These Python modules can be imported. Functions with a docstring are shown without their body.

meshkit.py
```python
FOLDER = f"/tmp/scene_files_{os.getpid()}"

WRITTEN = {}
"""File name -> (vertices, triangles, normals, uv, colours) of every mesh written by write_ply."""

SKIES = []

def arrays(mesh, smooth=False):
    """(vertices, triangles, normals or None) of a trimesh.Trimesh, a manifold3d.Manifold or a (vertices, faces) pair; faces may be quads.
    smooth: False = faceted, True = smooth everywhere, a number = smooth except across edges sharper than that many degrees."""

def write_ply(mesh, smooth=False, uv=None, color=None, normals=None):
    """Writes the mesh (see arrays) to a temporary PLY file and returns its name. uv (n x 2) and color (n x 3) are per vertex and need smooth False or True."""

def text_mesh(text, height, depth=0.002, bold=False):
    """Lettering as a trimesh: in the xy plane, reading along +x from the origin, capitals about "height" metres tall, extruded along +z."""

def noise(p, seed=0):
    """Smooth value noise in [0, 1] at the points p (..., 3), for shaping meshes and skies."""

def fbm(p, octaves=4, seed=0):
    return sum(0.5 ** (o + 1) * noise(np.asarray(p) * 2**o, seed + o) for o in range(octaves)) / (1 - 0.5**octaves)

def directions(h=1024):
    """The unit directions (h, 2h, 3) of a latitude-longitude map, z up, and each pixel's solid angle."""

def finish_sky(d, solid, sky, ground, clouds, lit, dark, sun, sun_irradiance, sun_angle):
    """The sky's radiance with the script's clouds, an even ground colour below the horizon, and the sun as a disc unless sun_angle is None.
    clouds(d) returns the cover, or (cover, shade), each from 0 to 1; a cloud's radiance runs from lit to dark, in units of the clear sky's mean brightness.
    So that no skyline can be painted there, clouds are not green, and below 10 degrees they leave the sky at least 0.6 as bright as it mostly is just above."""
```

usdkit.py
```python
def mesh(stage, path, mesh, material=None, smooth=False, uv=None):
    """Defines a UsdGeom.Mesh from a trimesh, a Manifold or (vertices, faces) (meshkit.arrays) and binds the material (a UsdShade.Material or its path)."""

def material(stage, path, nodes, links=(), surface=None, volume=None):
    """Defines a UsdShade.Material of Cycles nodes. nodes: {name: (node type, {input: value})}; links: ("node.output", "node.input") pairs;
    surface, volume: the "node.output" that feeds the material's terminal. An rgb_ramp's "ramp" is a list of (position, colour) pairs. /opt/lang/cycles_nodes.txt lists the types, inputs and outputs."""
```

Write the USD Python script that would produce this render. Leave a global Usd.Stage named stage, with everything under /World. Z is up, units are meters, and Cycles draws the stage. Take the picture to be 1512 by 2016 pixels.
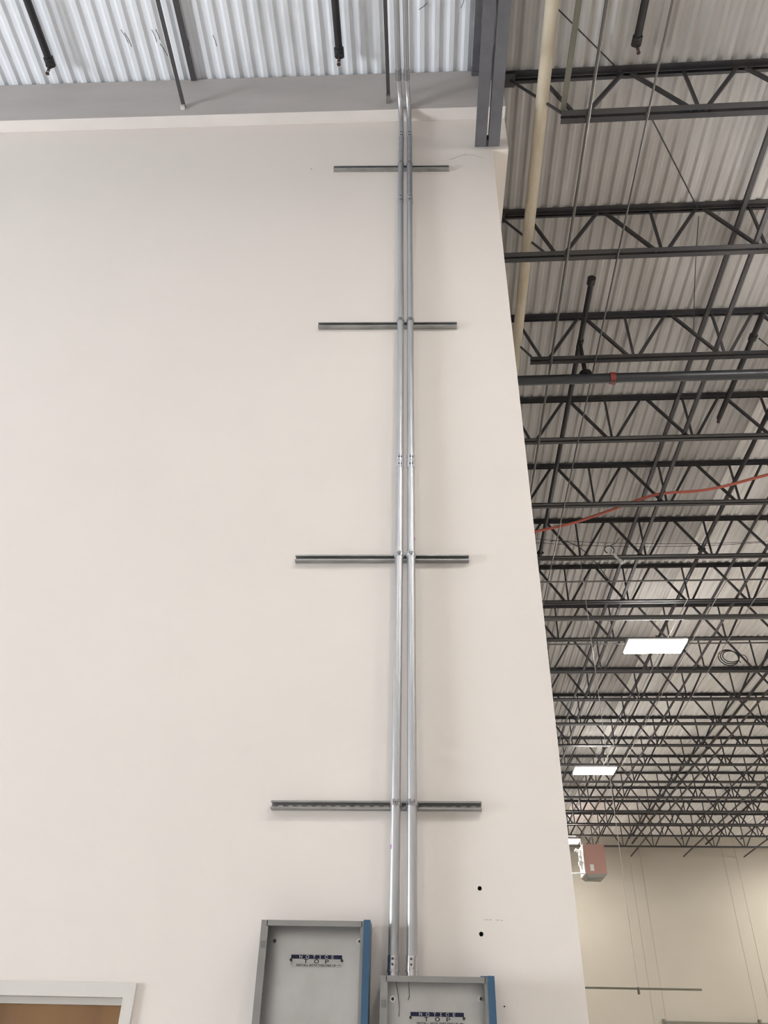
import math, random
import numpy as np, trimesh, manifold3d as m3
from shapely.geometry import Polygon, box as sbox
import usdkit, meshkit
from pxr import Usd, UsdGeom, UsdLux, UsdShade, Gf, Sdf

random.seed(7); rng = np.random.default_rng(7)
stage = Usd.Stage.CreateInMemory()
UsdGeom.Xform.Define(stage, '/World'); UsdGeom.Scope.Define(stage, '/World/Looks')

# ---------------------------------------------------------------- camera, light levels, exposure
EYE = np.array([0.0, -4.27, 1.75])
F_PX, YAW, PITCH, ROLL = 1553.35, math.radians(-2.99), math.radians(35.347), math.radians(1.31)
EXPOSURE = 0.13
LAMP_LENS = 150.0           # radiance of a lamp's lens
LAMP_NEAR = 64.0           # the same for the near hall's added lamps, out of view
LAMP_UP = 30.0             # glowing slots added to lamp tops to brighten the deck
DAYLIGHT = 36.0            # daylight standing in the open dock door of the left wall

def camera():
    cy, sy, cp, sp, cr, sr = math.cos(YAW), math.sin(YAW), math.cos(PITCH), math.sin(PITCH), math.cos(ROLL), math.sin(ROLL)
    fw = np.array([sy*cp, cy*cp, sp]); r0 = np.array([cy, -sy, 0]); u0 = np.cross(r0, fw)
    r = cr*r0 + sr*u0; u = -sr*r0 + cr*u0
    m = np.eye(4); m[0, :3] = r; m[1, :3] = u; m[2, :3] = -fw; m[3, :3] = EYE
    c = UsdGeom.Camera.Define(stage, '/World/camera')
    c.AddTransformOp().Set(Gf.Matrix4d(*m.ravel().tolist()))
    c.CreateHorizontalApertureAttr(36.0); c.CreateVerticalApertureAttr(48.0)
    c.CreateFocalLengthAttr(36.0*F_PX/1512); c.CreateExposureAttr(EXPOSURE)
    c.CreateClippingRangeAttr((0.05, 500.0))
camera()

# daylight through the open dock door far to the left (the door itself is built with the left wall)
DOOR3 = (-6.8, -3.0, 3.8)   # y from, y to, height
def door_daylight():
    l = UsdLux.RectLight.Define(stage, '/World/door_daylight')
    w_, h_ = DOOR3[1]-DOOR3[0]-.1, DOOR3[2]-.1
    l.CreateWidthAttr(w_); l.CreateHeightAttr(h_); l.CreateIntensityAttr(DAYLIGHT); l.CreateColorAttr(Gf.Vec3f(.90, .95, 1.0)); l.CreateNormalizeAttr(False)
    # shines along +x, into the hall
    l.AddTransformOp().Set(Gf.Matrix4d(0, -1, 0, 0,  0, 0, 1, 0,  -1, 0, 0, 0,  -15.02, (DOOR3[0]+DOOR3[1])/2, DOOR3[2]/2, 1))
door_daylight()

# ---------------------------------------------------------------- materials
M = {}
def mat(name, base, rough=.6, metal=0., noise=None, bump=None, extra=None, emit=None):
    """noise: (scale, second colour, low, high[, stretch]); bump: (scale, strength)"""
    nodes = {'p': ('principled_bsdf', dict(base_color=base, roughness=rough, metallic=metal, **(extra or {})))}
    links = []
    if emit: nodes['p'][1].update(emission_color=emit[0], emission_strength=emit[1])
    if noise or bump: nodes['g'] = ('geometry', {})
    if noise:
        sc, col, lo, hi = noise[:4]; st = noise[4] if len(noise) > 4 else (1, 1, 1)
        nodes['mp'] = ('mapping', dict(scale=st)); links.append(('g.position', 'mp.vector'))
        nodes['n'] = ('noise_texture', dict(scale=sc, detail=5, roughness=.6)); links.append(('mp.vector', 'n.vector'))
        nodes['r'] = ('map_range', dict(from_min=lo, from_max=hi, clamp=True)); links.append(('n.fac', 'r.value'))
        nodes['x'] = ('mix', dict(color1=base, color2=col)); links += [('r.result', 'x.fac'), ('x.color', 'p.base_color')]
    if bump:
        nodes['bn'] = ('noise_texture', dict(scale=bump[0], detail=3)); links.append(('g.position', 'bn.vector'))
        nodes['b'] = ('bump', dict(strength=bump[1], distance=.01)); links += [('bn.fac', 'b.height'), ('b.normal', 'p.normal')]
    M[name] = usdkit.material(stage, '/World/Looks/'+name, nodes, links, surface='p.BSDF')
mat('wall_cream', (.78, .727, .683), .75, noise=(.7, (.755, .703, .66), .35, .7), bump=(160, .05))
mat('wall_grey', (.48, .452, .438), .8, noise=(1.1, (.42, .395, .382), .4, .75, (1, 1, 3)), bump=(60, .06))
mat('wall_soffit', (.78, .735, .70), .8, noise=(2, (.73, .69, .66), .4, .7))
mat('far_wall', (.435, .397, .33), .8, noise=(.25, (.40, .36, .297), .3, .7))
mat('deck_white', (.79, .815, .86), .55, noise=(3.5, (.58, .59, .61), .52, .85, (1, .35, 1)))
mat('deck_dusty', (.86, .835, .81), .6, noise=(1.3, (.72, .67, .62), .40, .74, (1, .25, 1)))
mat('deck_dusty_dimmed', (.50, .480, .462), .6, noise=(1.1, (.36, .332, .305), .40, .72, (1, .25, 1)))  # dusty paint, darkened further to stand in for dimmer light here
mat('joist_steel', (.038, .037, .041), .5, noise=(3, (.056, .048, .044), .45, .7))
mat('girder_steel', (.135, .135, .15), .5, noise=(4, (.10, .10, .11), .4, .7))
mat('bridging_steel', (.06, .055, .058), .55)
mat('olive_steel', (.16, .15, .115), .6)
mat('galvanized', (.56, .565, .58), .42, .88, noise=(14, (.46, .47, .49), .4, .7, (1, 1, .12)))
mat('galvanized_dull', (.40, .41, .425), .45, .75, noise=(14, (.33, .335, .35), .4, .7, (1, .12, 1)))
mat('zinc_bright', (.74, .75, .78), .22, 1.0, noise=(60, (.55, .56, .6), .4, .65))
mat('zinc_dark', (.30, .305, .32), .4, .8)
mat('strut_zinc', (.40, .40, .395), .42, .85, noise=(22, (.28, .28, .275), .4, .7, (.3, 1, 1)))
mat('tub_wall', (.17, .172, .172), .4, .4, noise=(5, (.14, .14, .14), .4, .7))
mat('tub_zinc', (.66, .67, .67), .36, .93, noise=(5, (.58, .59, .59), .4, .7))
mat('flange_grey', (.27, .263, .255), .5, .3, noise=(9, (.235, .23, .222), .4, .7))
mat('flange_dark', (.17, .165, .16), .55, .2)
mat('blue_film', (.034, .088, .160), .4, noise=(7, (.04, .10, .175), .4, .7))
mat('plate_alu', (.60, .60, .60), .4, .4)
mat('navy', (.012, .018, .075), .5)
mat('black_print', (.015, .015, .017), .6)
mat('white_print', (.72, .72, .74), .6)
mat('screw_dark', (.09, .085, .08), .45, .5)
mat('pipe_black', (.018, .017, .019), .45, noise=(6, (.03, .024, .022), .5, .7))
mat('pipe_main', (.030, .032, .036), .38)
mat('pipe_head', (.07, .035, .03), .5)
mat('pipe_cream', (.62, .55, .43), .5, noise=(3, (.5, .42, .30), .45, .7, (1, .4, 1)))
mat('coupling_red', (.26, .045, .035), .5)
mat('hose_red', (.52, .13, .09), .5)
mat('thin_conduit', (.15, .145, .14), .35, .7)
mat('thin_conduit_pale', (.34, .30, .275), .5, .2); mat('pipe_grey', (.11, .108, .105), .45)
mat('wire_dark', (.03, .028, .028), .6)
mat('wire_pale', (.62, .60, .57), .45, .3)
mat('plastic_wrap', (.74, .73, .72), .35)
mat('heater_brown', (.47, .27, .225), .5)
mat('heater_base', (.30, .30, .27), .5, .3)
mat('heater_white', (.80, .79, .76), .35, .2)
mat('wood', (.30, .165, .07), .45, noise=(3.5, (.20, .105, .045), .35, .7, (1, 1, .12)))
mat('frame_paint', (.66, .635, .60), .5)
mat('door_steel', (.34, .33, .31), .5)
mat('floor_concrete', (.62, .605, .58), .35, noise=(1.2, (.56, .545, .52), .4, .7))
mat('hole_dark', (.02, .018, .015), .9)
mat('rust', (.20, .105, .055), .8, noise=(9, (.12, .065, .035), .4, .7))
mat('scuff', (.45, .42, .38), .8)
mat('lamp_body', (.80, .80, .80), .4)
mat('lamp_lens', (.9, .9, .9), .4, emit=((1.0, .965, .915), LAMP_LENS))
mat('lamp_lens_near', (.9, .9, .9), .4, emit=((1.0, .965, .915), LAMP_NEAR))
mat('lamp_uplight', (.9, .9, .9), .4, emit=((1.0, .965, .915), LAMP_UP))

# ---------------------------------------------------------------- prims
used = {}
def numbered(parent, name):
    k = (parent, name); n = used.get(k, 0); used[k] = n + 1
    return f'{parent}/{name}' + (f'_{n:03d}' if n else '')
LOC = {}
def tag(p, label=None, cat=None, group=None, kind=None):
    for k, v in (('label', label), ('category', cat), ('group', group), ('kind', kind)):
        if v: p.SetCustomDataByKey(k, v)
def thing(name, label, cat, loc=(0, 0, 0), rz=None, group=None, kind=None):
    path = numbered('/World', name)
    x = UsdGeom.Xform.Define(stage, path); x.AddTranslateOp().Set(Gf.Vec3d(*map(float, loc)))
    if rz is not None: x.AddRotateZOp().Set(float(rz))
    tag(x.GetPrim(), label, cat, group, kind); LOC[path] = np.array(loc, float)
    return path
def part(parent, name, mesh, m, label=None, smooth=30, kind=None, local=False):
    """A mesh under its thing (or part). The mesh is in world coordinates unless local."""
    path = numbered(parent, name)
    v, f, n = meshkit.arrays(mesh, smooth)
    top = '/'.join(path.split('/')[:3])
    if not local: v = v - LOC.get(top, np.zeros(3))
    pm = usdkit.mesh(stage, path, (v, f), M[m])
    if n is not None:
        from pxr import Vt
        pm.CreateNormalsAttr(Vt.Vec3fArray.FromNumpy(n.astype(np.float32))); pm.SetNormalsInterpolation('vertex')
    tag(pm.GetPrim(), label, None, None, kind)
    return path
def single(name, mesh, m, label, cat, group=None, kind=None, smooth=30):
    path = numbered('/World', name); usdkit.mesh(stage, path, mesh, M[m], smooth=smooth)
    tag(stage.GetPrimAtPath(path), label, cat, group, kind); return path
def copy(src, label, loc, rz=None, group=None):
    p = stage.GetPrimAtPath(src); d = p.GetCustomData()
    name = src.split('/')[-1].rstrip('0123456789').rstrip('_')
    q = thing(name, label, d['category'], loc, rz, group or d.get('group'))
    q_ = stage.GetPrimAtPath(q); q_.GetReferences().AddInternalReference(Sdf.Path(src)); q_.SetInstanceable(True)
    return q

# ---------------------------------------------------------------- shapes
def cat_(*ms): return trimesh.util.concatenate([m for m in ms if m is not None])
def bx(x0, x1, y0, y1, z0, z1):
    b = trimesh.creation.box((abs(x1-x0), abs(y1-y0), abs(z1-z0))); b.apply_translation(((x0+x1)/2, (y0+y1)/2, (z0+z1)/2)); return b
def frame_of(a, b, up=(0, 0, 1)):
    t = np.subtract(b, a).astype(float); t /= np.linalg.norm(t)
    s = np.cross(t, up)
    if np.linalg.norm(s) < 1e-6: s = np.cross(t, (1, 0, 0))
    s /= np.linalg.norm(s); return t, s, np.cross(s, t)
def prism(poly, a, b, up=(0, 0, 1)):
    """A 2-D section (side, up) swept straight from a to b. side = travel x up."""
    a = np.array(a, float); b = np.array(b, float); t, s, u = frame_of(a, b, up)
    pg = poly if isinstance(poly, Polygon) else Polygon(poly)
    e = trimesh.creation.extrude_polygon(pg, np.linalg.norm(b-a), engine='earcut')
    T = np.eye(4); T[:3, 0] = s; T[:3, 1] = u; T[:3, 2] = t; T[:3, 3] = a
    if np.linalg.det(T[:3, :3]) < 0: e.invert()
    e.apply_transform(T); e.fix_normals() if len(e.faces) < 400 else None
    return e
def bar(a, b, w, h, up=(0, 0, 1)): return prism([(-w/2, -h/2), (w/2, -h/2), (w/2, h/2), (-w/2, h/2)], a, b, up)
def tube(pts, r, sides=12, caps=True):
    p = np.asarray(pts, float); n = len(p); r = np.broadcast_to(r, (n,)).astype(float)
    t = np.gradient(p, axis=0) if n > 2 else np.repeat((p[1]-p[0])[None], 2, 0)
    t /= np.linalg.norm(t, axis=1, keepdims=True)
    a = np.cross(t[0], (0, 0, 1)); a = a if np.linalg.norm(a) > 1e-3 else np.cross(t[0], (0, 1, 0)); a /= np.linalg.norm(a)
    ang = np.arange(sides)*2*np.pi/sides; V = []
    for i in range(n):
        a = a - t[i]*(a @ t[i]); a /= np.linalg.norm(a); b = np.cross(t[i], a)
        V.append(p[i] + r[i]*(np.cos(ang)[:, None]*a + np.sin(ang)[:, None]*b))
    V = np.vstack(V); F = []
    for i in range(n-1):
        for j in range(sides):
            k = (j+1) % sides; A, B, Cc, D = i*sides+j, i*sides+k, (i+1)*sides+k, (i+1)*sides+j
            F += [(A, B, Cc), (A, Cc, D)]
    if caps:
        c0, c1 = len(V), len(V)+1; V = np.vstack([V, p[0], p[-1]])
        for j in range(sides):
            k = (j+1) % sides; F += [(c0, k, j), (c1, (n-1)*sides+j, (n-1)*sides+k)]
    return trimesh.Trimesh(V, F, process=False)
def cyl(a, b, r, sides=16): return tube([a, b], r, sides)
def ring(center, axis, ri, ro, h, sides=24):
    a = trimesh.creation.annulus(ri, ro, h, sections=sides)
    a.apply_transform(trimesh.geometry.align_vectors((0, 0, 1), axis)); a.apply_translation(center); return a
def ell(w, t, flip=1, oz=0.): return [(0, oz), (flip*w, oz), (flip*w, oz+t), (flip*t, oz+t), (flip*t, oz+w), (0, oz+w)] if flip > 0 else [(0, oz), (0, oz+w), (-t, oz+w), (-t, oz+t), (-w, oz+t), (-w, oz)]
def mani(t): return m3.Manifold(m3.Mesh(np.asarray(t.vertices, np.float32), np.asarray(t.faces, np.uint32)))
def tm(m):
    k = m.to_mesh(); return trimesh.Trimesh(k.vert_properties[:, :3], k.tri_verts, process=False)
def smoothpath(pts, n=24):
    from scipy.interpolate import CubicSpline
    p = np.array(pts, float); s = np.r_[0, np.cumsum(np.linalg.norm(np.diff(p, axis=0), axis=1))]
    return CubicSpline(s, p)(np.linspace(0, s[-1], n))

# the far hall's steelwork stands a degree off square with the wall, and its roof falls away from it
SK, SLOPE = .018, .012
RZ = -math.degrees(math.atan(SK))
def g(x, y, z): return (x + SK*y, y - SK*(x-2), z - SLOPE*y)

# ================================================================ SETTING
FAR = 31.4
# ---- floor
single('floor', bx(-15, 26, -18, FAR+.3, -.2, 0), 'floor_concrete', 'grey concrete floor of the hall', 'floor', kind='structure', smooth=False)

# ---- the cream wall with its door opening and drilled holes
w = thing('wall_back', 'tall cream painted wall carrying the two conduits', 'wall', kind='structure')
body = mani(bx(-9, .755, 0, 1.4, 0, 9.686)) + mani(bx(.7, .912, 0, 1.4, 9.116, 9.686))
DX0, DX1, DZ = -2.35, -1.385, 2.013
body -= mani(bx(DX0, DX1, -.1, .16, -.1, DZ))
HOLES = [(.293, 2.498, .0105), (.290, 2.297, .0105), (.380, 2.004, .0035), (-1.002, 8.857, .008)]
for hx, hz, hr in HOLES:
    body -= mani(cyl((hx, -.05, hz), (hx, .09, hz), hr, 20))
part(w, 'wall_face', tm(body), 'wall_cream', smooth=False)
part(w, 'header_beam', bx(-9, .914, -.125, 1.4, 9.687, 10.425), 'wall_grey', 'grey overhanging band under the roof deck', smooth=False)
part(w, 'soffit_strip', bx(-9, .913, -.124, -.001, 9.6835, 9.687), 'wall_soffit', 'pale underside of the overhanging band', smooth=False)
for hx, hz, hr in HOLES[:2]:
    part(w, 'anchor_sleeve', cat_(ring((hx, .018, hz), (0, 1, 0), hr-.0025, hr-.0002, .036, 20), cyl((hx, .06, hz), (hx, .085, hz), hr-.0004, 20)), 'hole_dark', 'dark sleeve inside a drilled hole')
for hx, hz, hr in HOLES[2:]:
    part(w, 'hole_plug', cyl((hx, .02, hz), (hx, .03, hz), hr-.0003, 12), 'hole_dark', 'dark bottom of a small drilled hole')
def crack(pts, r): return tube(smoothpath(pts, 22), r, 5)
part(w, 'crack_line', crack([(.333, -.0002, 8.953), (.40, -.0002, 8.995), (.469, -.0002, 9.035), (.50, -.0002, 9.05)], .0035), 'scuff', 'thin crack near the top corner')
part(w, 'crack_line', crack([(.47, -.0002, 9.02), (.55, -.0002, 9.03), (.643, -.0002, 8.973)], .0025), 'scuff')
for sx, sz, sl in ((.318, 2.359, .010), (.338, 2.359, .006), (.372, 2.358, .008), (.392, 2.357, .005)):
    part(w, 'scuff_mark', bx(sx-sl, sx+sl, -.0006, .001, sz-.0016, sz+.0016), 'scuff', smooth=False)

# ---- far wall of tilt-up panels, and the hall's other walls
fw = thing('wall_far', 'beige far wall of tall flat panels below the roof steel', 'wall', kind='structure')
part(fw, 'wall_backing', bx(-15, 26, FAR+.014, FAR+.3, 0, 10.3), 'far_wall', smooth=False)
edges = [-15, -5, 1.0, 1.45, 4.87, 5.32, 8.75, 9.2, 12.62, 13.15, 16.5, 17, 20.5, 21, 26]
for a, b in zip(edges[:-1], edges[1:]):
    part(fw, 'wall_panel', bx(a+.006, b-.006, FAR, FAR+.016, 0, 10.3), 'far_wall', smooth=False)
single('wall_front', bx(-15, 26, -18.3, -18, 0, 11), 'wall_cream', 'cream wall behind the camera', 'wall', kind='structure', smooth=False)
single('wall_right', bx(26, 26.3, -18, FAR, 0, 11), 'wall_cream', 'cream wall far to the right', 'wall', kind='structure', smooth=False)
wl = mani(bx(-15.3, -15, -18, FAR, 0, 11)) - mani(bx(-15.4, -14.9, DOOR3[0], DOOR3[1], -.1, DOOR3[2]))
single('wall_left', tm(wl), 'wall_cream', 'cream wall far to the left with an open dock door', 'wall', kind='structure', smooth=False)
d3 = thing('door_3', 'open dock door opening in the far left wall', 'door', (-15, (DOOR3[0]+DOOR3[1])/2, 0), kind='structure')
for a, b in ((DOOR3[0]-.12, DOOR3[0]), (DOOR3[1], DOOR3[1]+.12)):
    part(d3, 'door_jamb', bx(-15.02, -14.96, a, b, 0, DOOR3[2]+.12), 'door_steel', smooth=False)
part(d3, 'door_head', bx(-15.02, -14.96, DOOR3[0], DOOR3[1], DOOR3[2], DOOR3[2]+.12), 'door_steel', smooth=False)

# ---- corrugated roof deck, sheet by sheet (six flutes each)
PITCH_D, ZD, DEPTH = .1524, 10.45, .027
def sheet(x0, n, y0, y1, dz=0., th=.003):
    prof = []
    for k in range(n):
        x = x0 + k*PITCH_D
        prof += [(x, 0), (x+.046, 0), (x+.076, DEPTH), (x+.1224, DEPTH)]
    prof.append((x0+n*PITCH_D, 0)); prof = np.array(prof)
    top = prof + (0, th); P = np.vstack([prof, top[::-1]])
    e = trimesh.creation.extrude_polygon(Polygon(P), y1-y0, engine='earcut')
    v = e.vertices.copy()
    out = np.c_[v[:, 0], y0+v[:, 2], v[:, 1]]
    out[:, 2] += ZD + dz - SLOPE*out[:, 1]
    e = trimesh.Trimesh(out, e.faces, process=False); e.invert(); return e
cl = thing('ceiling', 'ribbed white steel roof deck', 'ceiling', kind='structure')
X0L = .745
for k in range(12):
    x0 = -1.778 + .93 + PITCH_D*10.0 - .006 - (k+1)*6*PITCH_D
    part(cl, 'deck_sheet', sheet(x0, 6, -18, 1.4, dz=.0008*(k % 2)), 'deck_white', smooth=False)
XL1 = -1.778 + .93 + PITCH_D*10.0 - .006
def skew(m):
    v = m.vertices.copy(); v2 = v.copy()
    v2[:, 0] = v[:, 0] + SK*v[:, 1]; v2[:, 1] = v[:, 1] - SK*(v[:, 0]-2)
    return trimesh.Trimesh(v2, m.faces, process=False)
for k in range(27):
    x0 = XL1 + k*6*PITCH_D
    part(cl, 'deck_sheet', skew(sheet(x0, 6, -18, FAR+.35, dz=.0008*(k % 2) + .004)), 'deck_dusty_dimmed' if k < 5 else 'deck_dusty', smooth=False)  # inner sheets darker, outer ones paler, to even out the deck's light
for k in range(8):
    x0 = XL1 - (k+1)*6*PITCH_D
    part(cl, 'deck_sheet', skew(sheet(x0, 6, 1.42, FAR+.35, dz=.0008*(k % 2) + .004)), 'deck_dusty', smooth=False)
for a, b in (((-3.02, -.63), (-2.98, -.50)), ((-2.99, -.60), (-2.955, -.46)), ((-2.70, -.62), (-2.68, -.50)), ((-2.66, -.62), (-2.64, -.52)), ((-2.65, -.48), (-2.60, -.36)), ((-2.36, -.55), (-2.35, -.45)), ((-2.08, -.55), (-2.06, -.44)), ((.05, -.72), (.14, -.78)), ((.47, -.72), (.50, -.81))):
    part(cl, 'paint_scratch', tube([(a[0], a[1], ZD-SLOPE*a[1]-.0005), ((a[0]+b[0])/2+.006, (a[1]+b[1])/2, ZD-.0005-SLOPE*a[1]), (b[0], b[1], ZD-SLOPE*b[1]-.0005)], .0028, 5), 'wire_dark')

# ---- door at the lower left: white steel frame, brown wooden leaf
d1 = thing('door_1', 'brown wooden door in a white steel frame, lower left of the wall', 'door', (-1.87, 0, 0), kind='structure')
part(d1, 'door_frame', cat_(bx(DX1-.003, DX1+.05, -.016, 0, 0, DZ+.055), bx(DX0-.05, DX0+.003, -.016, 0, 0, DZ+.055), bx(DX0+.003, DX1-.003, -.016, 0, DZ-.003, DZ+.055),
     bx(DX1-.003, DX1, 0, .15, 0, DZ), bx(DX0, DX0+.003, 0, .15, 0, DZ), bx(DX0+.003, DX1-.003, 0, .15, DZ-.003, DZ)), 'frame_paint', 'white painted steel door frame', smooth=False)
part(d1, 'door_leaf', bx(DX0+.006, DX1-.006, .10, .145, .01, DZ-.012), 'wood', 'brown wood grain door leaf', smooth=False)
part(d1, 'door_stop', cat_(bx(DX0+.003, DX1-.003, .075, .098, DZ-.03, DZ-.003)), 'frame_paint', smooth=False)
hn = part(d1, 'door_handle', cat_(cyl((DX1-.07, .10, 1.0), (DX1-.07, .04, 1.0), .010), cyl((DX1-.06, .045, 1.0), (DX1-.19, .045, 1.0), .009), cyl((DX1-.07, .10, 1.0), (DX1-.07, .088, 1.0), .026)), 'zinc_dark')

# ---- dock door head on the far wall
d2 = thing('door_2', 'wide steel dock door whose head rail shows at the foot of the far wall', 'door', (10.9, FAR, 0), kind='structure')
part(d2, 'door_panel', bx(9.15, 12.6, FAR-.03, FAR-.002, 0, 3.42), 'door_steel', smooth=False)
part(d2, 'head_rail', bx(9.05, 13.6, FAR-.10, FAR-.002, 3.42, 3.50), 'olive_steel', smooth=False)
part(d2, 'rail_bracket', cat_(bx(12.6, 12.68, FAR-.14, FAR-.002, 3.50, 3.60), bx(9.03, 9.12, FAR-.14, FAR-.10, 3.43, 3.56)), 'olive_steel', smooth=False)

# ================================================================ LAMPS
SJ = 1.645                 # spacing of the joist rows
def make_lamp(label, loc, up=False, rz=RZ):
    t = thing('high_bay_lamp', label, 'lamp', loc, rz)
    P = lambda n, m, k, **kw: part(t, n, m, k, local=True, **kw)
    hs = [(-.31, 0), (.31, 0), (.31, .03), (.16, .09), (-.16, .09), (-.31, .03)]
    P('housing', prism([(x, z) for x, z in hs], (-.6, 0, .004), (.6, 0, .004)), 'lamp_body', smooth=False)
    P('lens', bx(-.585, .585, -.295, .295, -.035, .003), 'lamp_lens_near' if up else 'lamp_lens', label='bright white lens', smooth=False)
    P('uplight_slot', bx(-.50, .50, -.06, .06, .0945, .098), 'lamp_uplight', label='added uplight slot', smooth=False)
    i = round((loc[1]+.05)/SJ); dy = -.05 + SJ*i - SK*(loc[0]-2-SK*loc[1])*0 - loc[1] + SK*(2+SK*loc[1]-loc[0]); dz = ZD - SLOPE*loc[1] - .853 - loc[2]
    for sx in (-.5, .5):
        P('hanging_cable', cat_(cyl((sx, .10, .055), (sx, dy, dz), .003, 6), cyl((sx, -.10, .055), (sx, dy, dz), .003, 6)), 'wire_dark')
    return t
LAMPS = [((4.93, 10.98, 9.1), 'glowing high bay lamp nearest in view, right of the wall under the joists', False),
         ((5.15, 19.30, 9.1), 'glowing high bay lamp between the nearest one and the heater', False),
         ((5.50, 28.00, 9.1), 'farthest glowing lamp, half behind the wall edge beside the brown heater', False),
         ((4.82, 1.35, 9.1), 'high bay lamp just outside the right edge of the picture', False)]
for x in (14.6, 23.5):  # outer row is added, unseen, to brighten the far deck
    for y in (10.98, 19.3, 28.0) if x < 20 else (10.98, 19.3):
        LAMPS.append(((x+SK*y, y, 9.1), 'high bay lamp out of view in the far hall, right of the visible lamps, outer row added', False))
for x, y in ((-3.4, -7.4), (2.0, -5.2), (5.6, -4.3), (10.4, -4.8)):  # unseen lamps, spread and weighted to balance light on the cream wall
    if True:
        LAMPS.append(((x, y, 8.9), 'added high bay lamp out of view in the near hall behind the camera', True))
for loc, lb, up in LAMPS:
    t = make_lamp(lb, loc, up)
    if 'out of view' in lb: stage.GetPrimAtPath(t).SetCustomDataByKey('group', 'added near hall lamps out of view' if up else 'far hall lamps out of view, ' + ('left' if loc[0] < 0 else 'right'))

# ================================================================ ROOF STEEL
# ---- open web joists (local x runs along the joist from the girder, origin at world X0=2)
def joist_parts(t, ext, x1=16.5):
    P = lambda n, m, k='joist_steel', **kw: part(t, n, m, k, local=True, smooth=False, **kw)
    xs = -1.06
    aw, at, gap = .055, .006, .014
    def chord(x0, x1, z, up):
        a, b = (x0, 0, z), (x1, 0, z); sg = 1 if up else -1
        R = [(gap, 0), (gap+aw, 0), (gap+aw, sg*at), (gap+at, sg*at), (gap+at, sg*aw), (gap, sg*aw)]
        return cat_(prism(Polygon(R).buffer(0), a, b), prism(Polygon([(-x, y) for x, y in R]).buffer(0), a, b))
    P('top_chord', chord(xs, x1, -.002, False))
    P('bottom_chord', chord(-.53 if not ext else xs+.05, x1, -.855, True))
    B0, PN, zt, zb = -.35, 1.185, -.045, -.83
    P('seat', bx(xs-.02, xs+.13, -.07, .07, -.075, -.058))
    n = int((x1-.6-B0)/PN)
    for i in range(n):
        b = B0 + i*PN
        r = .021 if i < 3 else .018
        if i == 0:
            P('web_bar', bar((xs+.08, 0, -.06), (b-.14, 0, zb+.02), .020, .020, (0, 1, 0)))
            P('web_bar', bar((b-.30, 0, zt), (b-.03, 0, zb), .030, .030, (0, 1, 0)))
        else:
            P('web_bar', bar((b-PN/2+.05, 0, zt), (b-.06, 0, zb), .040, .030, (0, 1, 0)))
            P('web_bar', bar((b, 0, zt), (b, 0, zb), .028, .028, (0, 1, 0)))
        P('web_bar', bar((b+.06, 0, zb), (b+PN/2-.05, 0, zt), .040, .030, (0, 1, 0)))
ORD = ['first', 'second', 'third', 'fourth', 'fifth', 'sixth', 'seventh', 'eighth', 'ninth', 'tenth', 'eleventh', 'twelfth', 'thirteenth', 'fourteenth', 'fifteenth', 'sixteenth', 'seventeenth', 'eighteenth', 'nineteenth']
JY = [-.05 + SJ*i for i in range(19)]
protoA = protoB = None
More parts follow.
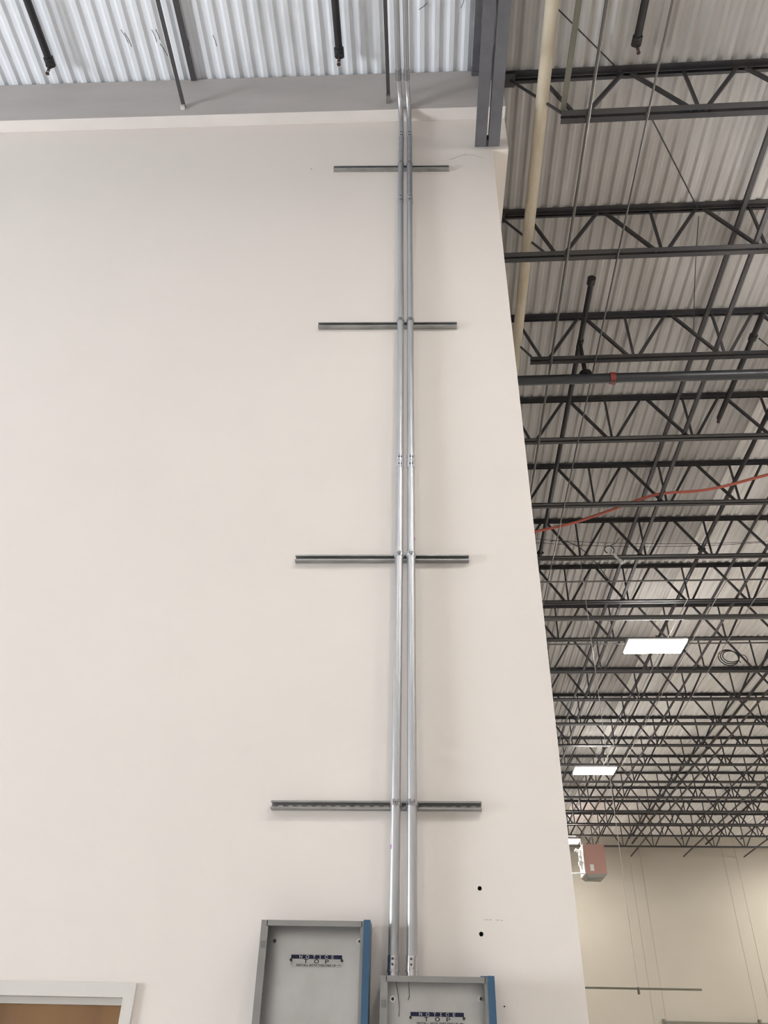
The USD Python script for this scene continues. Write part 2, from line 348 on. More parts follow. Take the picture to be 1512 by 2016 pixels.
for i, y in enumerate(JY):
    loc = (2+SK*y, y, ZD-SLOPE*y)
    if i == 0: lb = 'dark open web roof joist at the cream wall\'s top corner, its lower chord cut short'
    elif i == 18: lb = 'dark open web roof joist standing against the beige far wall'
    elif i > 12: lb = f'dark open web roof joist, {ORD[18-i]} in front of the one against the far wall'
    else: lb = f'dark open web roof joist, {ORD[i]} row counted back from the wall\'s top corner'
    if i in (0, 2):
        if protoA is None:
            protoA = thing('roof_joist', lb, 'roof joist', loc, RZ, 'open web joists of the far roof'); joist_parts(protoA, False)
        else: copy(protoA, lb, loc, RZ)
    else:
        if protoB is None:
            protoB = thing('roof_joist', lb, 'roof joist', loc, RZ, 'open web joists of the far roof'); joist_parts(protoB, True)
        else: copy(protoB, lb, loc, RZ)
for i in (-1, -2, -3):
    y = -.05 + SJ*i
    copy(protoB, f'dark open web roof joist over the camera, {ORD[-i-1]} row in front of the wall', (2+SK*y, y, ZD-SLOPE*y), RZ)

# ---- joist girder running out of the wall towards the camera
gd = thing('joist_girder', 'heavy grey joist girder of paired angles above the wall\'s right end', 'girder', (.73, 0, 9.116))
def pair(xc, half, gap, y0, y1, z, up, t=.011, h=.10):
    sg = 1 if up else -1; out = []
    for s in (-1, 1):
        R = [(s*gap, 0), (s*(gap+half), 0), (s*(gap+half), sg*t), (s*(gap+t), sg*t), (s*(gap+t), sg*h), (s*gap, sg*h)]
        # travelling along -y: side = travel x up = -x
        out.append(prism(Polygon([(-x, y) for x, y in R]).buffer(0), (xc, y1, z), (xc, y0, z)))
    return out
bcs = pair(.702, .108, .011, -18, -.03, 9.116, True)
part(gd, 'bottom_chord', bcs[0], 'girder_steel', smooth=False); part(gd, 'bottom_chord', bcs[1], 'girder_steel', smooth=False)
tcs = pair(.775, .16, .012, -18, -.135, 10.33, False, h=.14)
part(gd, 'top_chord', tcs[0], 'girder_steel', smooth=False); part(gd, 'top_chord', tcs[1], 'girder_steel', smooth=False)
part(gd, 'bearing_seat', cat_(bx(.60, .92, -.21, -.126, 10.335, 10.35), bx(.60, .68, -.17, -.126, 10.31, 10.335)), 'girder_steel', smooth=False)
part(gd, 'end_filler', bx(.692, .712, -.10, -.03, 9.118, 9.20), 'wire_dark', smooth=False)
yy = -.25; s = 0
while yy > -17:
    a = (.735, yy, 10.26); b = (.735, yy-.75, 9.18)
    if s % 2: a, b = (.735, yy, 9.18), (.735, yy-.75, 10.26)
    part(gd, 'web_bar', bar(a, b, .045, .03, (1, 0, 0)), 'joist_steel', smooth=False)
    yy -= .75; s += 1
g2 = thing('joist_girder', 'grey joist girder carrying the far hall\'s joists, hidden behind the cream wall', 'girder', (.8, 1.5, 9.1))
for nm, xc, hf, z, up in (('bottom_chord', .75, .105, 9.0, True), ('top_chord', .78, .15, 10.33, False)):
    sg = 1 if up else -1
    for s in (-1, 1):
        R = [(s*.008, 0), (s*hf, 0), (s*hf, sg*.012), (s*.02, sg*.012), (s*.02, sg*.1), (s*.008, sg*.1)]
        part(g2, nm, prism(Polygon([(x, y) for x, y in R]).buffer(0), g(xc, 1.5, z), g(xc, FAR-.1, z)), 'girder_steel', smooth=False)

# ---- bridging angles
def angle_y(name, label, x, y0, y1, z, m='bridging_steel', w=.04, skewed=False, bracket=None, group=None):
    A, B = ((x, y0, z-SLOPE*y0*0), (x, y1, z)) if not skewed else (g(x, y0, z), g(x, y1, z))
    t = thing(name, label, 'steel angle', A, group=group)
    part(t, 'angle_bar', prism([(0, 0), (w, 0), (w, .005), (.005, .005), (.005, w), (0, w)], A, B), m, smooth=False)
    if bracket is not None:
        part(t, 'anchor_clip', bx(x-.008+bracket[0], x+.035+bracket[0], -.16, -.125, z-.04, z+bracket[1]), 'frame_paint', 'pale clip fixed to the grey band', smooth=False)
    return t
angle_y('bridging_angle', 'dark thin bridging angle ending on the grey band left of the conduits', -2.40, -9, -.13, 9.835, bracket=(0, .005))
angle_y('bridging_angle', 'dark bridging angle ending on the grey band just left of the conduits', -.284, -9, -.19, 9.85, w=.036)
part('/World/bridging_angle_001', 'anchor_clip', bx(-.288, -.246, -.20, -.125, 9.80, 9.86), 'strut_zinc', 'grey clip with a pale foot', smooth=False)
angle_y('deck_angle', 'broad black angle right under the white deck, beside a thin bridging angle', -2.395, -9, -.13, 10.385, w=.06)
angle_y('bridging_angle', 'olive bridging angle running to the cut end of the first joist\'s lower chord', 1.475, -9, -.02, 9.70, 'olive_steel', .05)
angle_y('bridging_angle', 'long dark bridging angle along the lower chords of the far joists', 3.87, -3, FAR-.05, 9.63, skewed=True, w=.045)
angle_y('bridging_angle', 'long dark bridging angle along the upper chords of the far joists', 3.90, -3, FAR-.05, 10.33, skewed=True, w=.05)
for q, x in enumerate((6.1, 8.2, 10.35, 12.8)):
    o = ('third', 'fourth', 'fifth', 'sixth')[q]
    angle_y('bridging_angle', f'dark bridging angle along lower chords of the far joists, {o} line out from the wall', x, -3, FAR-.05, 9.63, skewed=True, w=.038)
    angle_y('bridging_angle', f'dark bridging angle along upper chords of the far joists, {o} line out from the wall', x+.03, -3, FAR-.05, 10.33, skewed=True, w=.038)

# ---- sprinkler lines that stop short of the wall
def sprinkler_end(label, x, y, z, y0=-9, r=.038):
    t = thing('sprinkler_pipe', label, 'sprinkler pipe', (x, y, z))
    part(t, 'pipe', cyl((x, y0, z), (x, y-.03, z), r), 'pipe_black')
    part(t, 'end_fitting', cat_(cyl((x, y-.06, z), (x, y+.03, z), r*1.32), cyl((x, y, z), (x, y, z-.055), r*.9), cyl((x-.045, y-.01, z), (x+.045, y-.01, z), .014)), 'pipe_black')
    h = part(t, 'sprinkler_head', cat_(cyl((x, y+.01, z-.05), (x, y+.02, z-.10), .013, 10), cyl((x-.014, y+.02, z-.10), (x-.005, y+.03, z-.155), .0045, 6), cyl((x+.014, y+.02, z-.10), (x+.005, y+.03, z-.155), .0045, 6)), 'pipe_head')
    part(h, 'deflector', cyl((x, y+.03, z-.155), (x, y+.031, z-.160), .020, 12), 'pipe_head')
sprinkler_end('black sprinkler pipe ending over the grey band at the far left', -3.81, -.395, 10.30)
sprinkler_end('black sprinkler pipe ending between the two bridging angles and the conduits', -.772, -.395, 10.30)
sprinkler_end('black sprinkler pipe ending short of the first joist, right of the girder', 2.25, -.415, 10.30)

# ---- sprinkler branch lines and mains of the far hall
def branch(label, x, y0, y1, z=10.1, r=.035, fits=(), cap=True, head=True):
    A, B = g(x, y0, z), g(x, y1, z)
    t = thing('branch_pipe', label, 'sprinkler pipe', A)
    part(t, 'pipe', cyl(A, B, r, 12), 'pipe_black')
    if cap: part(t, 'end_cap', cyl(g(x, y0-.04, z), g(x, y0+.05, z), r*1.55, 14), 'pipe_black')
    for f in fits:
        c = part(t, 'coupling', cat_(cyl(g(x, f-.04, z), g(x, f+.04, z), r*1.45, 12), bar(np.add(g(x, f, z), (-.07, 0, 0)), np.add(g(x, f, z), (.07, 0, 0)), .03, .03)), 'pipe_black')
        if head: part(t, 'sprinkler_head', cat_(cyl(np.add(g(x, f+.12, z), (0, 0, 0)), np.add(g(x, f+.12, z), (0, 0, .12)), .012, 8), cyl(np.add(g(x, f+.12, z), (0, 0, .12)), np.add(g(x, f+.12, z), (0, 0, .125)), .022, 10)), 'pipe_head')
    return t
branch('black sprinkler branch line rising past the red coupled main, nearest the wall edge', 2.205, 2.36, 31.15, fits=(8.75, 12.4, 16.0, 19.6))
branch('black sprinkler branch line crossing under the red hose', 5.255, 2.36, 31.15, fits=(8.7, 12.4, 16.0, 19.6))
branch('black sprinkler branch line in the far right of the roof, dying at the far wall', 8.30, 2.36, 31.15, fits=(12.4, 16.0, 19.6, 23))
branch('black sprinkler branch line at the right edge, deep in the roof', 11.33, 4, 31.2, fits=(19.6, 23))
b3 = branch('short thick black pipe stub crossing over the main near the right edge', 4.55, 2.95, 5.02, r=.038, cap=False)
part(b3, 'end_nipple', cyl(g(4.55, 5.02, 10.1), g(4.55, 5.09, 10.07), .025, 10), 'pipe_head', 'reddish end nipple')
part(b3, 'pipe_hanger', cyl(g(4.62, 3.4, 10.08), g(5.0, 3.42, 9.45), .008, 8), 'wire_dark')
part(b3, 'hanger_clamp', cyl(g(4.55, 3.36, 10.1), g(4.55, 3.44, 10.1), .055, 12), 'pipe_black')

def main_pipe(label, y, z, r, x0=-3, x1=16.5, couplings=(), riser=None, m='pipe_main'):
    A, B = (x0, y-SK*(x0-2), z), (x1, y-SK*(x1-2), z)
    at = lambda x, dy=0, dz=0: np.array((x, y-SK*(x-2)+dy, z+dz))
    t = thing('main_pipe', label, 'sprinkler main', at(2))
    part(t, 'pipe', cyl(A, B, r, 24), m)
    for c in couplings:
        part(t, 'coupling', cat_(cyl(at(c-.035), at(c+.035), r*1.18, 24), bx(c-.03, c+.03, at(c)[1]-.02, at(c)[1]+.02, z-r*1.5, z-r*1.1)), 'coupling_red', 'dull red grooved coupling')
        part(t, 'coupling_bolt', cyl(at(c-.05, -.02, -r*1.4), at(c+.05, -.02, -r*1.4), .012, 8), 'screw_dark')
    if riser:
        x, zt = riser
        part(t, 'riser', cyl(at(x, 0, r*.8), (at(x)[0], at(x)[1], zt), .030, 14), 'pipe_black')
        part(t, 'riser_flange', cat_(cyl(at(x, 0, r*.9), at(x, 0, r+.05), .065, 16), cyl(at(x, 0, r+.015), at(x, 0, r+.035), .085, 16)), 'pipe_black')
        part(t, 'tee', cat_(cyl((at(x)[0]-.05, at(x)[1], zt-.30), (at(x)[0]+.06, at(x)[1], zt-.30), .038, 12), cyl((at(x)[0], at(x)[1]-.07, zt), (at(x)[0], at(x)[1]+.07, zt), .044, 12)), 'pipe_black')
    return t
main_pipe('thick black sprinkler main with a red coupling crossing under the joists', 3.42, 9.372, .067, couplings=(2.615,), riser=(2.27, 10.05))
main_pipe('grey sprinkler main crossing the far roof just above the nearest lamp', 10.27, 9.365, .054, couplings=(11.0,), m='pipe_grey')
def cross_pipe(label, y, z, r, m, x0=-1, x1=16):
    single('cross_conduit', cyl((x0, y-SK*(x0-2), z), (x1, y-SK*(x1-2), z), r, 8), m, label, 'conduit')
cross_pipe('thin grey conduit crossing the joists before the grey main', 8.85, 9.40, .016, 'thin_conduit')
cross_pipe('thin grey conduit crossing right behind the nearest lamp', 11.5, 9.38, .016, 'thin_conduit')

# ---- long surface conduits under the joists, and the cream drain pipe
def run(name, label, x, y0, y1, z, r, m, straps=True):
    t = thing(name, label, 'conduit', g(x, y0, z))
    part(t, 'conduit_tube', cyl(g(x, y0, z), g(x, y1, z), r, 10), m)
    if straps:
        for y in JY[:9]:
            if y0 < y < y1: part(t, 'strap', cat_(bar(np.add(g(x, y, z), (-r*1.7, 0, r)), np.add(g(x, y, z), (r*1.7, 0, r)), .022, .004), cyl(g(x, y-.011, z), g(x, y+.011, z), r*1.1, 10)), 'thin_conduit')
    return t
run('ceiling_conduit', 'grey steel conduit strapped under the joists, nearest the cream pipe', 1.74, -9, 24, 9.577, .0165, 'thin_conduit')
run('ceiling_conduit', 'thin grey conduit strapped under the joists, second from the cream pipe', 2.325, -9, 9.9, 9.582, .0115, 'thin_conduit')
run('ceiling_conduit', 'pale thin conduit high over the nearest lamp, left one of three', 5.12, 9.6, 20, 9.56, .007, 'thin_conduit_pale', False)
run('ceiling_conduit', 'pale thin conduit passing the right end of the nearest lamp', 5.67, 9.0, 20, 9.56, .008, 'thin_conduit_pale', False)
run('ceiling_conduit', 'pale thin conduit right of the nearest lamp, outer one of three', 6.42, 6.4, 18, 9.56, .007, 'thin_conduit_pale', False)
wp = thing('drain_pipe', 'cream painted drain pipe running through the joist webs beside the wall edge', 'pipe', g(1.31, -.5, 9.92))
part(wp, 'pipe', cyl(g(1.31, -9, 9.92), g(1.31, 16, 9.92), .066, 24), 'pipe_cream')
part(wp, 'pipe_joint', cyl(g(1.31, -4.1, 9.92), g(1.31, -3.9, 9.92), .074, 24), 'pipe_cream')

# ---- red hose, wires, coils, wrapped fitting
single('red_hose', tube(smoothpath([(8.6, 4.9, 9.72), (6.9, 5.4, 9.68), (6.2, 5.66, 9.665), (5.45, 5.95, 9.635), (4.6, 6.25, 9.60), (3.93, 6.40, 9.635), (3.5, 6.62, 9.60), (2.95, 6.95, 9.57), (2.60, 7.12, 9.545), (2.3, 7.25, 9.55), (2.02, 7.36, 9.55), (1.5, 7.5, 9.58)], 70), .024, 10), 'hose_red', 'red plastic hose draped over a joist chord below the roof', 'hose')
def wire(label, pts, r=.006, m='wire_dark', n=24, name='wire'):
    single(name, tube(smoothpath(pts, n) if len(pts) > 2 else pts, r, 6), m, label, 'wire')
wire('dark bracing wire slanting from the girder to the first joist', [(.82, -1.26, 10.25), (2.20, -.06, 10.40)], .007)
wire('dark bracing wire slanting from the first joist\'s lower chord to the second joist', [(2.36, -.02, 9.63), (3.46, 1.60, 10.40)], .007)
wire('thin dark wire hanging below the second joist', [(3.44, 1.61, 10.30), (3.50, 2.2, 10.0), (3.62, 2.95, 9.66)], .005)
wire('thin wire stretched across under the sixth joist row, upper one', [(2.1, 7.95, 9.72), (3.5, 8.0, 9.66), (6.2, 7.9, 9.66)], .004)
wire('thin wire stretched across under the sixth joist row, lower one', [(2.1, 7.95, 9.80), (3.8, 8.0, 9.72), (6.6, 7.9, 9.70)], .004)
wire('dark diagonal rod crossing two joist rows left of the nearest lamp', [(2.35, 7.5, 9.45), (3.35, 8.9, 10.0), (4.0, 9.9, 9.80)], .009)
t = thing('wrapped_fitting', 'small pale plastic wrapped fitting dangling from a joist chord', 'electrical fitting', (3.58, 8.12, 9.62))
part(t, 'wrapped_body', tube([(3.575, 8.10, 9.56), (3.585, 8.10, 9.545), (3.61, 8.10, 9.50), (3.64, 8.10, 9.455), (3.665, 8.10, 9.415), (3.70, 8.10, 9.365), (3.715, 8.10, 9.345)], [.018, .036, .030, .022, .042, .040, .02], 10), 'plastic_wrap')
part(t, 'cable_loop', tube([(3.52+.085*math.cos(a), 8.12, 9.66+.085*math.sin(a)) for a in np.linspace(-.9, 4.2, 30)], .008, 6), 'wire_dark')
part(t, 'cable_tail', tube([(3.53, 8.12, 9.74), (3.65, 8.12, 9.80), (3.74, 8.14, 9.92)], .006, 6), 'wire_dark')
t = thing('cable_coil', 'loose coil of dark cable hanging in the joist webs right of the nearest lamp', 'cable', (7.27, 13.1, 9.8))
for q in range(3):
    part(t, 'cable_loop', tube([(7.24+.02*q+(.23-.02*q)*math.cos(a), 13.05-.03*q, 9.80+(.20-.03*q)*math.sin(a)) for a in np.linspace(0, 2*math.pi, 36)], .011, 6), 'wire_dark')
part(t, 'cable_loop', tube([(7.56+.10*math.cos(a), 13.03, 9.74+.12*math.sin(a)) for a in np.linspace(-.6, 3.9, 24)], .008, 6), 'wire_dark')
t = thing('hanging_bar', 'slim dark bar hung on one thin cable before the far wall', 'hanging bar', (2.95, 8.17, 2.72))
part(t, 'cable', cyl((2.985, 8.2, 9.60), (2.915, 8.2, 2.735), .0045, 8), 'wire_pale', 'pale thin cable')
part(t, 'bar', bx(1.9, 3.75, 8.18, 8.22, 2.712, 2.735), 'olive_steel', smooth=False)
part(t, 'hook', cat_(bx(2.905, 2.925, 8.17, 8.23, 2.66, 2.74)), 'olive_steel', smooth=False)

# ---- unit heater near the far wall
HX0, HX1, HY0, HY1, HZ0, HZ1 = 6.06, 6.84, 27.2, 28.2, 7.80, 8.82
t = thing('unit_heater', 'brown gas unit heater hung near the far wall beside the farthest lamp', 'heater', (6.45, 27.7, 7.7))
c_ = mani(bx(HX0, HX1, HY0, HY1, HZ0, HZ1))
part(t, 'casing', tm(c_), 'heater_brown', smooth=False)
part(t, 'base_pan', trimesh.convex.convex_hull(np.array([(x, y, z) for z, i in ((HZ0, 0.), (HZ0-.10, .10)) for x in (HX0+i, HX1-i) for y in (HY0+i, HY1-i)])), 'heater_base', 'grey underside pan', smooth=False)
part(t, 'rating_label', bx(6.24, 6.38, HY0-.004, HY0, 7.90, 8.12), 'plastic_wrap', 'white rating label', smooth=False)
part(t, 'lamplit_panel', bx(HX0-.012, HX0, HY0+.03, HY1-.03, HZ0+.03, HZ1-.03), 'heater_white', 'left side panel coloured pale for the lamp light on it', smooth=False)  # pale colour stands in for the farthest lamp's light on this side
part(t, 'gas_pipe', cat_(tube([(HX0-.10, HY0+.1, 8.62), (HX0-.10, HY0+.1, 7.95)], .03, 10), cyl((HX0-.18, HY0+.1, 8.20), (HX0, HY0+.1, 8.20), .03, 10), cyl((HX0-.7, HY0+.1, 7.82), (HX0+.05, HY0+.1, 7.82), .022, 10)), 'heater_white', 'pale gas piping')
part(t, 'gas_valve', cat_(bx(HX0-.20, HX0-.06, HY0+.02, HY0+.18, 8.08, 8.24), bx(HX0-.17, HX0-.06, HY0+.04, HY0+.16, 8.32, 8.42)), 'heater_white', smooth=False)
part(t, 'vent_elbow', tube(smoothpath([(HX0, HY0+.3, 8.62), (HX0-.13, HY0+.3, 8.63), (HX0-.25, HY0+.3, 8.68)], 10), .06, 14), 'heater_white')
for x in (HX0+.06, HX1-.06):
    part(t, 'hanging_rod', cyl((x, 27.84, HZ1-.02), (x, 27.84, 9.285), .012, 8), 'wire_dark')
part(t, 'louver', cat_(*[bx(HX0+.12, HX1-.12, HY0+.1+q*.16, HY0+.2+q*.16, HZ0-.112, HZ0-.10) for q in range(5)]), 'heater_base', smooth=False)

# ================================================================ STRUT CHANNELS, CLAMPS, CONDUITS
STRUTS = [(2.883, 0.004, 'lowest'), (4.402, -.005, 'second lowest'), (6.582, -.022, 'third lowest'), (8.795, -.040, 'topmost')]
SX0, SX1, SH, SD = -.780, .321, .0413, .0413
def strut(z, tilt, which):
    t = thing('strut_channel', f'galvanized slotted strut channel across the conduits, {which} of the four', 'strut channel', ((SX0+SX1)/2, 0, z), group=None)
    dz = lambda x: tilt*(x-(SX0+SX1)/2)/(SX1-SX0)
    A, B = (SX0, 0, z+dz(SX0)), (SX1, 0, z+dz(SX1))
    h, d, th, lip, ret = SH/2, SD, .0026, .0095, .007
    def plate(pts): return prism(Polygon(pts).buffer(0), A, B)
    # section: side = (x cross z) = -y, so the side coordinate grows towards the camera
    s = lambda a, b, c, e: [(a, b), (c, b), (c, e), (a, e)]
    part(t, 'flange', cat_(plate(s(0, h-th, d, h)), plate(s(d-th, h-lip, d, h-th)), plate(s(d-ret-th, h-lip, d-th, h-lip+th))), 'strut_zinc', smooth=False)
    part(t, 'flange', cat_(plate(s(0, -h, d, -h+th)), plate(s(d-th, -h+th, d, -h+lip)), plate(s(d-ret-th, -h+lip-th, d-th, -h+lip))), 'strut_zinc', smooth=False)
    L = SX1-SX0; web = sbox(0, -h+th, L, h-th); k = .030
    while k < L-.03:
        web = web.difference(sbox(k, -.007, k+.028, .007).buffer(.0)); k += .0508
    e = trimesh.creation.extrude_polygon(web, th, engine='earcut'); v = e.vertices
    e = trimesh.Trimesh(np.c_[SX0+v[:, 0], -v[:, 2], z+v[:, 1]+tilt*(v[:, 0]/L-.5)], e.faces, process=False)
    part(t, 'slotted_web', e, 'strut_zinc', smooth=False)
for z, tl, wh in STRUTS: strut(z, tl, wh)

OD = .0255; CY = -.0413-OD-.001
LX = [(2.09, -.1285), (2.9, -.1235), (4.4, -.1185), (6.58, -.1225), (8.2, -.133), (9.3, -.134), (9.49, -.136)]
RX = [(2.09, -.0420), (2.9, -.0395), (4.4, -.0430), (6.58, -.0470), (8.2, -.051), (9.3, -.054), (9.49, -.0555)]
def conduit(side, path, xend):
    xs = lambda z: float(np.interp(z, [p[0] for p in path], [p[1] for p in path]))
    t = thing('conduit', f'{side} galvanized conduit rising from the lower panel up the wall and under the deck', 'conduit', (xs(2.1), CY, 2.1))
    pt = lambda z, r=0: (xs(z), CY, z)
    def seg(z0, z1, m='galvanized'):
        zs = [z0] + [p[0] for p in path if z0 < p[0] < z1] + [z1]
        part(t, 'conduit_tube', tube([pt(z) for z in zs], OD, 28), m)
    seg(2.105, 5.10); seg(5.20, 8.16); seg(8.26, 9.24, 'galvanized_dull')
    # connector on the panel
    cn = part(t, 'connector', cat_(cyl(pt(2.135), pt(2.192), OD+.0028, 28), cyl(pt(2.108), pt(2.126), OD+.001, 28), ring((xs(2.13), CY, 2.13), (0, 0, 1), OD-.001, OD+.005, .008, 28)), 'zinc_bright', 'bright set screw connector')
    for z in (2.155, 2.178): part(cn, 'set_screw', cyl((xs(z)-.003, CY-OD-.001, z), (xs(z)-.003, CY-OD-.006, z), .0052, 10), 'screw_dark')
    for z0, z1 in ((5.095, 5.205), (8.155, 8.265), (9.235, 9.335)):
        zm = (z0+z1)/2
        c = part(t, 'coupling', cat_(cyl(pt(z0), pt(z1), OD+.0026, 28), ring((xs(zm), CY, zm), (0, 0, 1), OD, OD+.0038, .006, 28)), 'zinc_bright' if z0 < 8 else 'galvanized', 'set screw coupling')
        for z in (z0+.025, z1-.025):
            part(c, 'set_screw', cat_(cyl((xs(z)-.004, CY-OD-.001, z), (xs(z)-.004, CY-OD-.0065, z), .0055, 10), cyl((xs(z)+.012, CY-OD+.001, z), (xs(z)+.012, CY-OD-.0045, z), .0045, 10)), 'screw_dark')
    # elbow and the level run to the camera's side
    R = .25; x0 = xs(9.49); p = [pt(9.33), pt(9.41)]
    for a in np.linspace(0, math.pi/2, 18):
        f = (R*(1-math.cos(a))); p.append((x0 + (xend-x0)*f/R*.8, CY - f, 9.49 + R*math.sin(a)))
    zr = 9.49+R; p.append((xend, CY-R-.085, zr))
    part(t, 'elbow', tube(p, OD, 28), 'galvanized', 'factory bent elbow')
    y1 = CY-R-.07
    cp = part(t, 'coupling', cat_(cyl((xend, y1, zr), (xend, y1-.10, zr), OD+.004, 28), ring((xend, y1-.05, zr), (0, 1, 0), OD, OD+.0055, .008, 28)), 'zinc_dark', 'dark grey coupling at the elbow')
    part(t, 'conduit_tube', cyl((xend, y1-.09, zr), (xend-.012, -3.1, zr), OD, 28), 'galvanized_dull')
    part(t, 'coupling', cyl((xend-.012, -3.05, zr), (xend-.012, -3.16, zr), OD+.003, 28), 'galvanized_dull')
    part(t, 'conduit_tube', cyl((xend-.012, -3.1, zr), (xend-.03, -9, zr), OD, 28), 'galvanized_dull')
    return xs
xl = conduit('left', LX, -.157)
xr = conduit('right', RX, -.0765)
def clamp(x, z, label, dull):
    t = thing('strut_clamp', label, 'pipe clamp', (x, CY, z), group=None)
    m = 'galvanized_dull' if dull else 'zinc_bright'
    zc = z+.002; ri = OD+.0004; ro = OD+.0028
    for s in (-1, 1):
        a0, a1 = (math.radians(-80), math.radians(92)) if s > 0 else (math.radians(88), math.radians(260))
        an = np.linspace(a0, a1, 18)
        outer = [(ro*math.cos(a), ro*math.sin(a)) for a in an]; inner = [(ri*math.cos(a), ri*math.sin(a)) for a in an[::-1]]
        e = trimesh.creation.extrude_polygon(Polygon(outer+inner), .031, engine='earcut'); e.apply_translation((x, CY, zc-.0155))
        ex = x + s*.0055
        ear = bx(ex-.0012, ex+.0012, CY-ro-.014, CY-ri+.003, zc-.0125, zc+.0125)
        foot = bx(x+s*(ro-.001), x+s*(ro+.0018), CY+.002, -.034, zc-.013, zc+.013)
        part(t, 'clamp_half', cat_(e, ear, foot), m)
    part(t, 'clamp_bolt', cat_(cyl((x-.014, CY-ro-.0075, zc), (x+.014, CY-ro-.0075, zc), .0032, 10), cyl((x+.009, CY-ro-.0075, zc), (x+.014, CY-ro-.0075, zc), .0062, 6), cyl((x-.013, CY-ro-.0075, zc), (x-.009, CY-ro-.0075, zc), .006, 6)), 'zinc_dark', 'dark clamp bolt')
for z, tl, wh in STRUTS:
    for nm, f in (('left', xl), ('right', xr)):
        x = f(z); zz = z + tl*(x-(SX0+SX1)/2)/(SX1-SX0)
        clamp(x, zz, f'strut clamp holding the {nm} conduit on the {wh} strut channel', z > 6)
# product stickers on the tubes
for lb, x, z0, z1, a in (('small purple and white sticker on the left conduit below the lowest strut', xl(2.7), 2.655, 2.725, -2.55), ('small pale sticker on the right conduit above the second lowest strut', xr(4.6), 4.50, 4.575, -.45)):
    an = np.linspace(a-.28, a+.28, 6); r0, r1 = OD+.0002, OD+.0007
    ol = [(r1*math.cos(q), r1*math.sin(q)) for q in an] + [(r0*math.cos(q), r0*math.sin(q)) for q in an[::-1]]
    e = trimesh.creation.extrude_polygon(Polygon(ol), z1-z0, engine='earcut'); e.apply_translation((x, CY, z0))
    if 'sticker_purple' not in M: mat('sticker_purple', (.42, .22, .42), .5); mat('sticker_pale', (.62, .52, .55), .5)
    t = thing('pipe_sticker', lb, 'sticker', (x, CY, z0))
    part(t, 'sticker_sheet', e, 'sticker_pale')
    e = trimesh.creation.extrude_polygon(Polygon([(q*1.02, s*1.02) for q, s in ol]), (z1-z0)*.3, engine='earcut'); e.apply_translation((x, CY, z0+.004))
    part(t, 'sticker_band', e, 'sticker_purple', 'purple band')

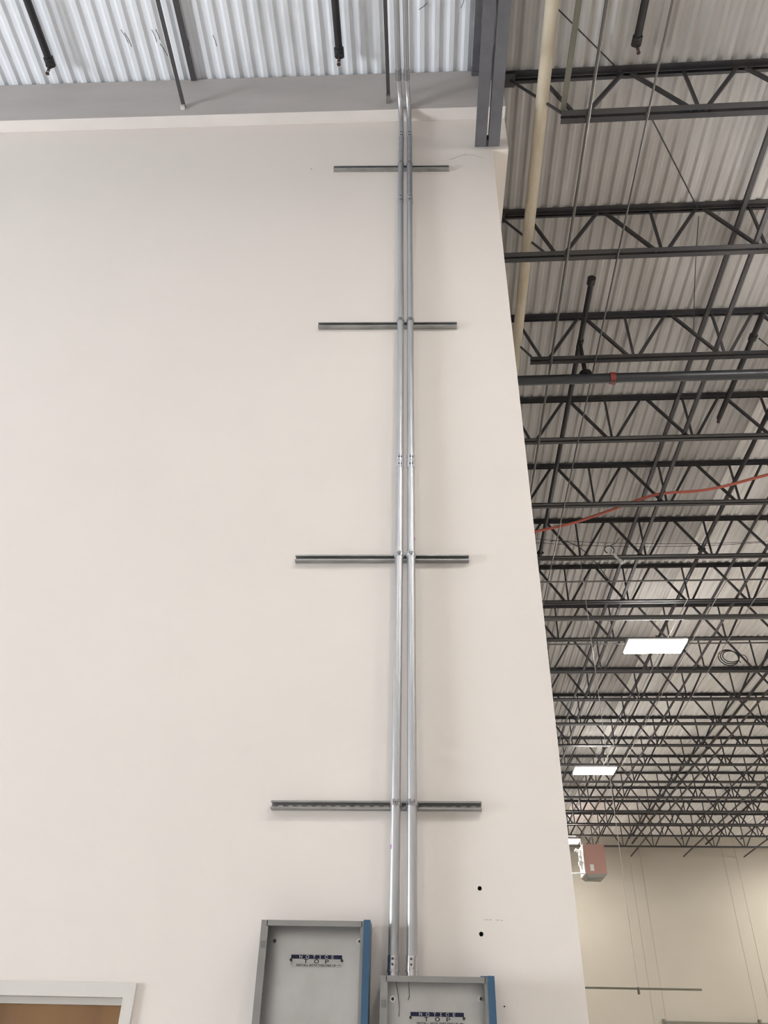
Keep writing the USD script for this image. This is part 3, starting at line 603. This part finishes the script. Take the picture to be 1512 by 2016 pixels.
# ================================================================ ELECTRICAL PANEL TUBS
def text(s, h, x, y, z, width=None, bold=True, space=0.):
    """Lettering standing on the xz plane facing the camera, centred on x; baseline z."""
    ms = []; cx = 0
    if space:
        for ch in s:
            m = meshkit.text_mesh(ch, h, .0006, bold); w = m.bounds[1][0]-m.bounds[0][0]
            m.apply_translation((cx-m.bounds[0][0], 0, 0)); ms.append(m); cx += w+space
        m = cat_(*ms)
    else: m = meshkit.text_mesh(s, h, .0006, bold)
    b = m.bounds; sc = (width/(b[1][0]-b[0][0])) if width else 1.
    v = m.vertices.copy(); v[:, 0] = (v[:, 0]-(b[0][0]+b[1][0])/2)*sc
    return trimesh.Trimesh(np.c_[x+v[:, 0], y-v[:, 2], z+v[:, 1]], m.faces, process=False)
def panel(label, x0, x1, zt, zb, lab, mounts, notch):
    D, W = .147, .0015
    t = thing('panel_tub', label, 'electrical panel', ((x0+x1)/2, 0, zb))
    bl = .030                                                     # width of the blue edge
    xi = x1-bl
    part(t, 'back_plate', bx(x0+.002, x1-.002, -.012, -.001, zb, zt-.001), 'tub_zinc', 'bare galvanized back plate', smooth=False)
    part(t, 'side_wall', bx(x0, x0+.002, -D+.002, -.001, zb, zt), 'tub_wall', smooth=False)
    part(t, 'side_wall', bx(x1-.004, x1-.002, -D+.002, -.001, zb, zt), 'tub_wall', smooth=False)
    part(t, 'top_wall', bx(x0+.002, x1-.004, -D+.002, -.001, zt-.002, zt), 'tub_wall', smooth=False)
    part(t, 'bottom_wall', bx(x0+.002, x1-.004, -D+.002, -.001, zb, zb+.002), 'tub_zinc', smooth=False)
    fl = .034
    part(t, 'side_flange', cat_(bx(x0, x0+fl, -D, -D+.002, zb, zt-.026), bx(x0, x0+.026, -D, -D+.002, zt-.026, zt)), 'flange_grey', 'grey front flange', smooth=False)
    part(t, 'side_flange', cat_(bx(xi-.015, x1-.003, -D, -D+.002, zb, zt-.026), bx(xi-.008, x1-.003, -D, -D+.002, zt-.026, zt)), 'flange_grey', 'grey front flange', smooth=False)
    part(t, 'top_flange', bx(x0+.030, xi-.012, -D-.001, -D+.002, zt-.024, zt), 'flange_grey', 'grey top flange with notched ends', smooth=False)
    part(t, 'bottom_flange', bx(x0+.030, xi-.012, -D-.001, -D+.002, zb, zb+.024), 'flange_grey', smooth=False)
    be = mani(bx(xi, x1+.001, -D-.014, -.02, zb, zt+.004)) - mani(bx(xi-.01, x1-.001, -D-.0005, .1, zb-.1, zt+.002))
    part(t, 'edge_film', tm(be), 'blue_film', 'blue film along the right edge', smooth=False)
    part(t, 'flange_slot', bx(x0+.007, x0+fl-.005, -D-.0008, -D, notch-.030, notch), 'flange_dark', 'dark slot in the left flange', smooth=False)
    # four fixing screws with washers on the back plate (the upper two are in view)
    for mx, mz, big in mounts:
        s_ = part(t, 'fixing_washer', cat_(ring((mx, -.0135, mz), (0, 1, 0), .007, .014 if big else .009, .003, 24)), 'zinc_bright')
        part(t, 'fixing_screw', cyl((mx, -.012, mz), (mx, -.020, mz), .0068, 6), 'screw_dark')
    lx, lz = lab
    n = part(t, 'notice_plate', bx(lx-.121, lx+.121, -.0145, -.013, lz-.051, lz), 'plate_alu', 'small aluminium notice plate', smooth=False)
    part(n, 'notice_band', bx(lx-.121, lx+.121, -.0150, -.0144, lz-.0175, lz-.001), 'navy', 'navy band', smooth=False)
    part(n, 'band_lettering', text('NOTICE', .0125, lx, -.0150, lz-.0152, .165, True, .013), 'white_print', 'pale letters reading NOTICE', smooth=False)
    part(n, 'bold_lettering', text('TOP', .0155, lx, -.0145, lz-.0355, .118, True, .020), 'black_print', 'black letters reading TOP', smooth=False)
    part(n, 'small_lettering', text('INSTALL WITH THIS END UP', .0085, lx, -.0145, lz-.0480, .188, True), 'black_print', 'small letters reading INSTALL WITH THIS END UP', smooth=False)
    part(n, 'code_lettering', bx(lx+.101, lx+.117, -.0147, -.0144, lz-.0435, lz-.0415), 'black_print', smooth=False)
    for q in (-1, 1):
        part(t, 'plate_screw', cat_(cyl((lx+q*.121, -.013, lz-.023), (lx+q*.121, -.022, lz-.023), .006, 12), cyl((lx+q*.121, -.022, lz-.023), (lx+q*.121, -.030, lz-.026), .0035, 8)), 'screw_dark')
    return t
p1 = panel('taller open panel tub with a blue right edge, left of the conduits', -.749, -.236, 2.3245, .95, (-.494, 2.197), [(-.700, 2.252, False), (-.292, 2.256, True), (-.700, 1.05, True), (-.292, 1.05, True)], 2.237)
p2 = panel('lower open panel tub with a blue right edge, under the conduits', -.184, .328, 2.106, .80, (.072, 1.976), [(-.131, 2.024, True), (.274, 2.031, True), (-.131, .9, True), (.274, .9, True)], 2.012)
part(p2, 'top_trim', bx(.27, .328, -.13, -.02, 2.1065, 2.1115), 'blue_film', 'folded blue film on the top edge', smooth=False)
def string(label, pts):
    single('pull_string', tube(smoothpath(pts, 20), .0014, 5), 'screw_dark', label, 'string')
string('thin dark pull string hanging from the left conduit inside the lower panel', [(-.120, -.06, 2.105), (-.112, -.05, 2.07), (-.104, -.04, 2.03), (-.100, -.03, 1.99), (-.102, -.022, 1.955)])
string('thin pull string hanging from the right conduit inside the lower panel', [(-.050, -.06, 2.105), (-.056, -.05, 2.075), (-.054, -.045, 2.05), (-.060, -.03, 2.02)])
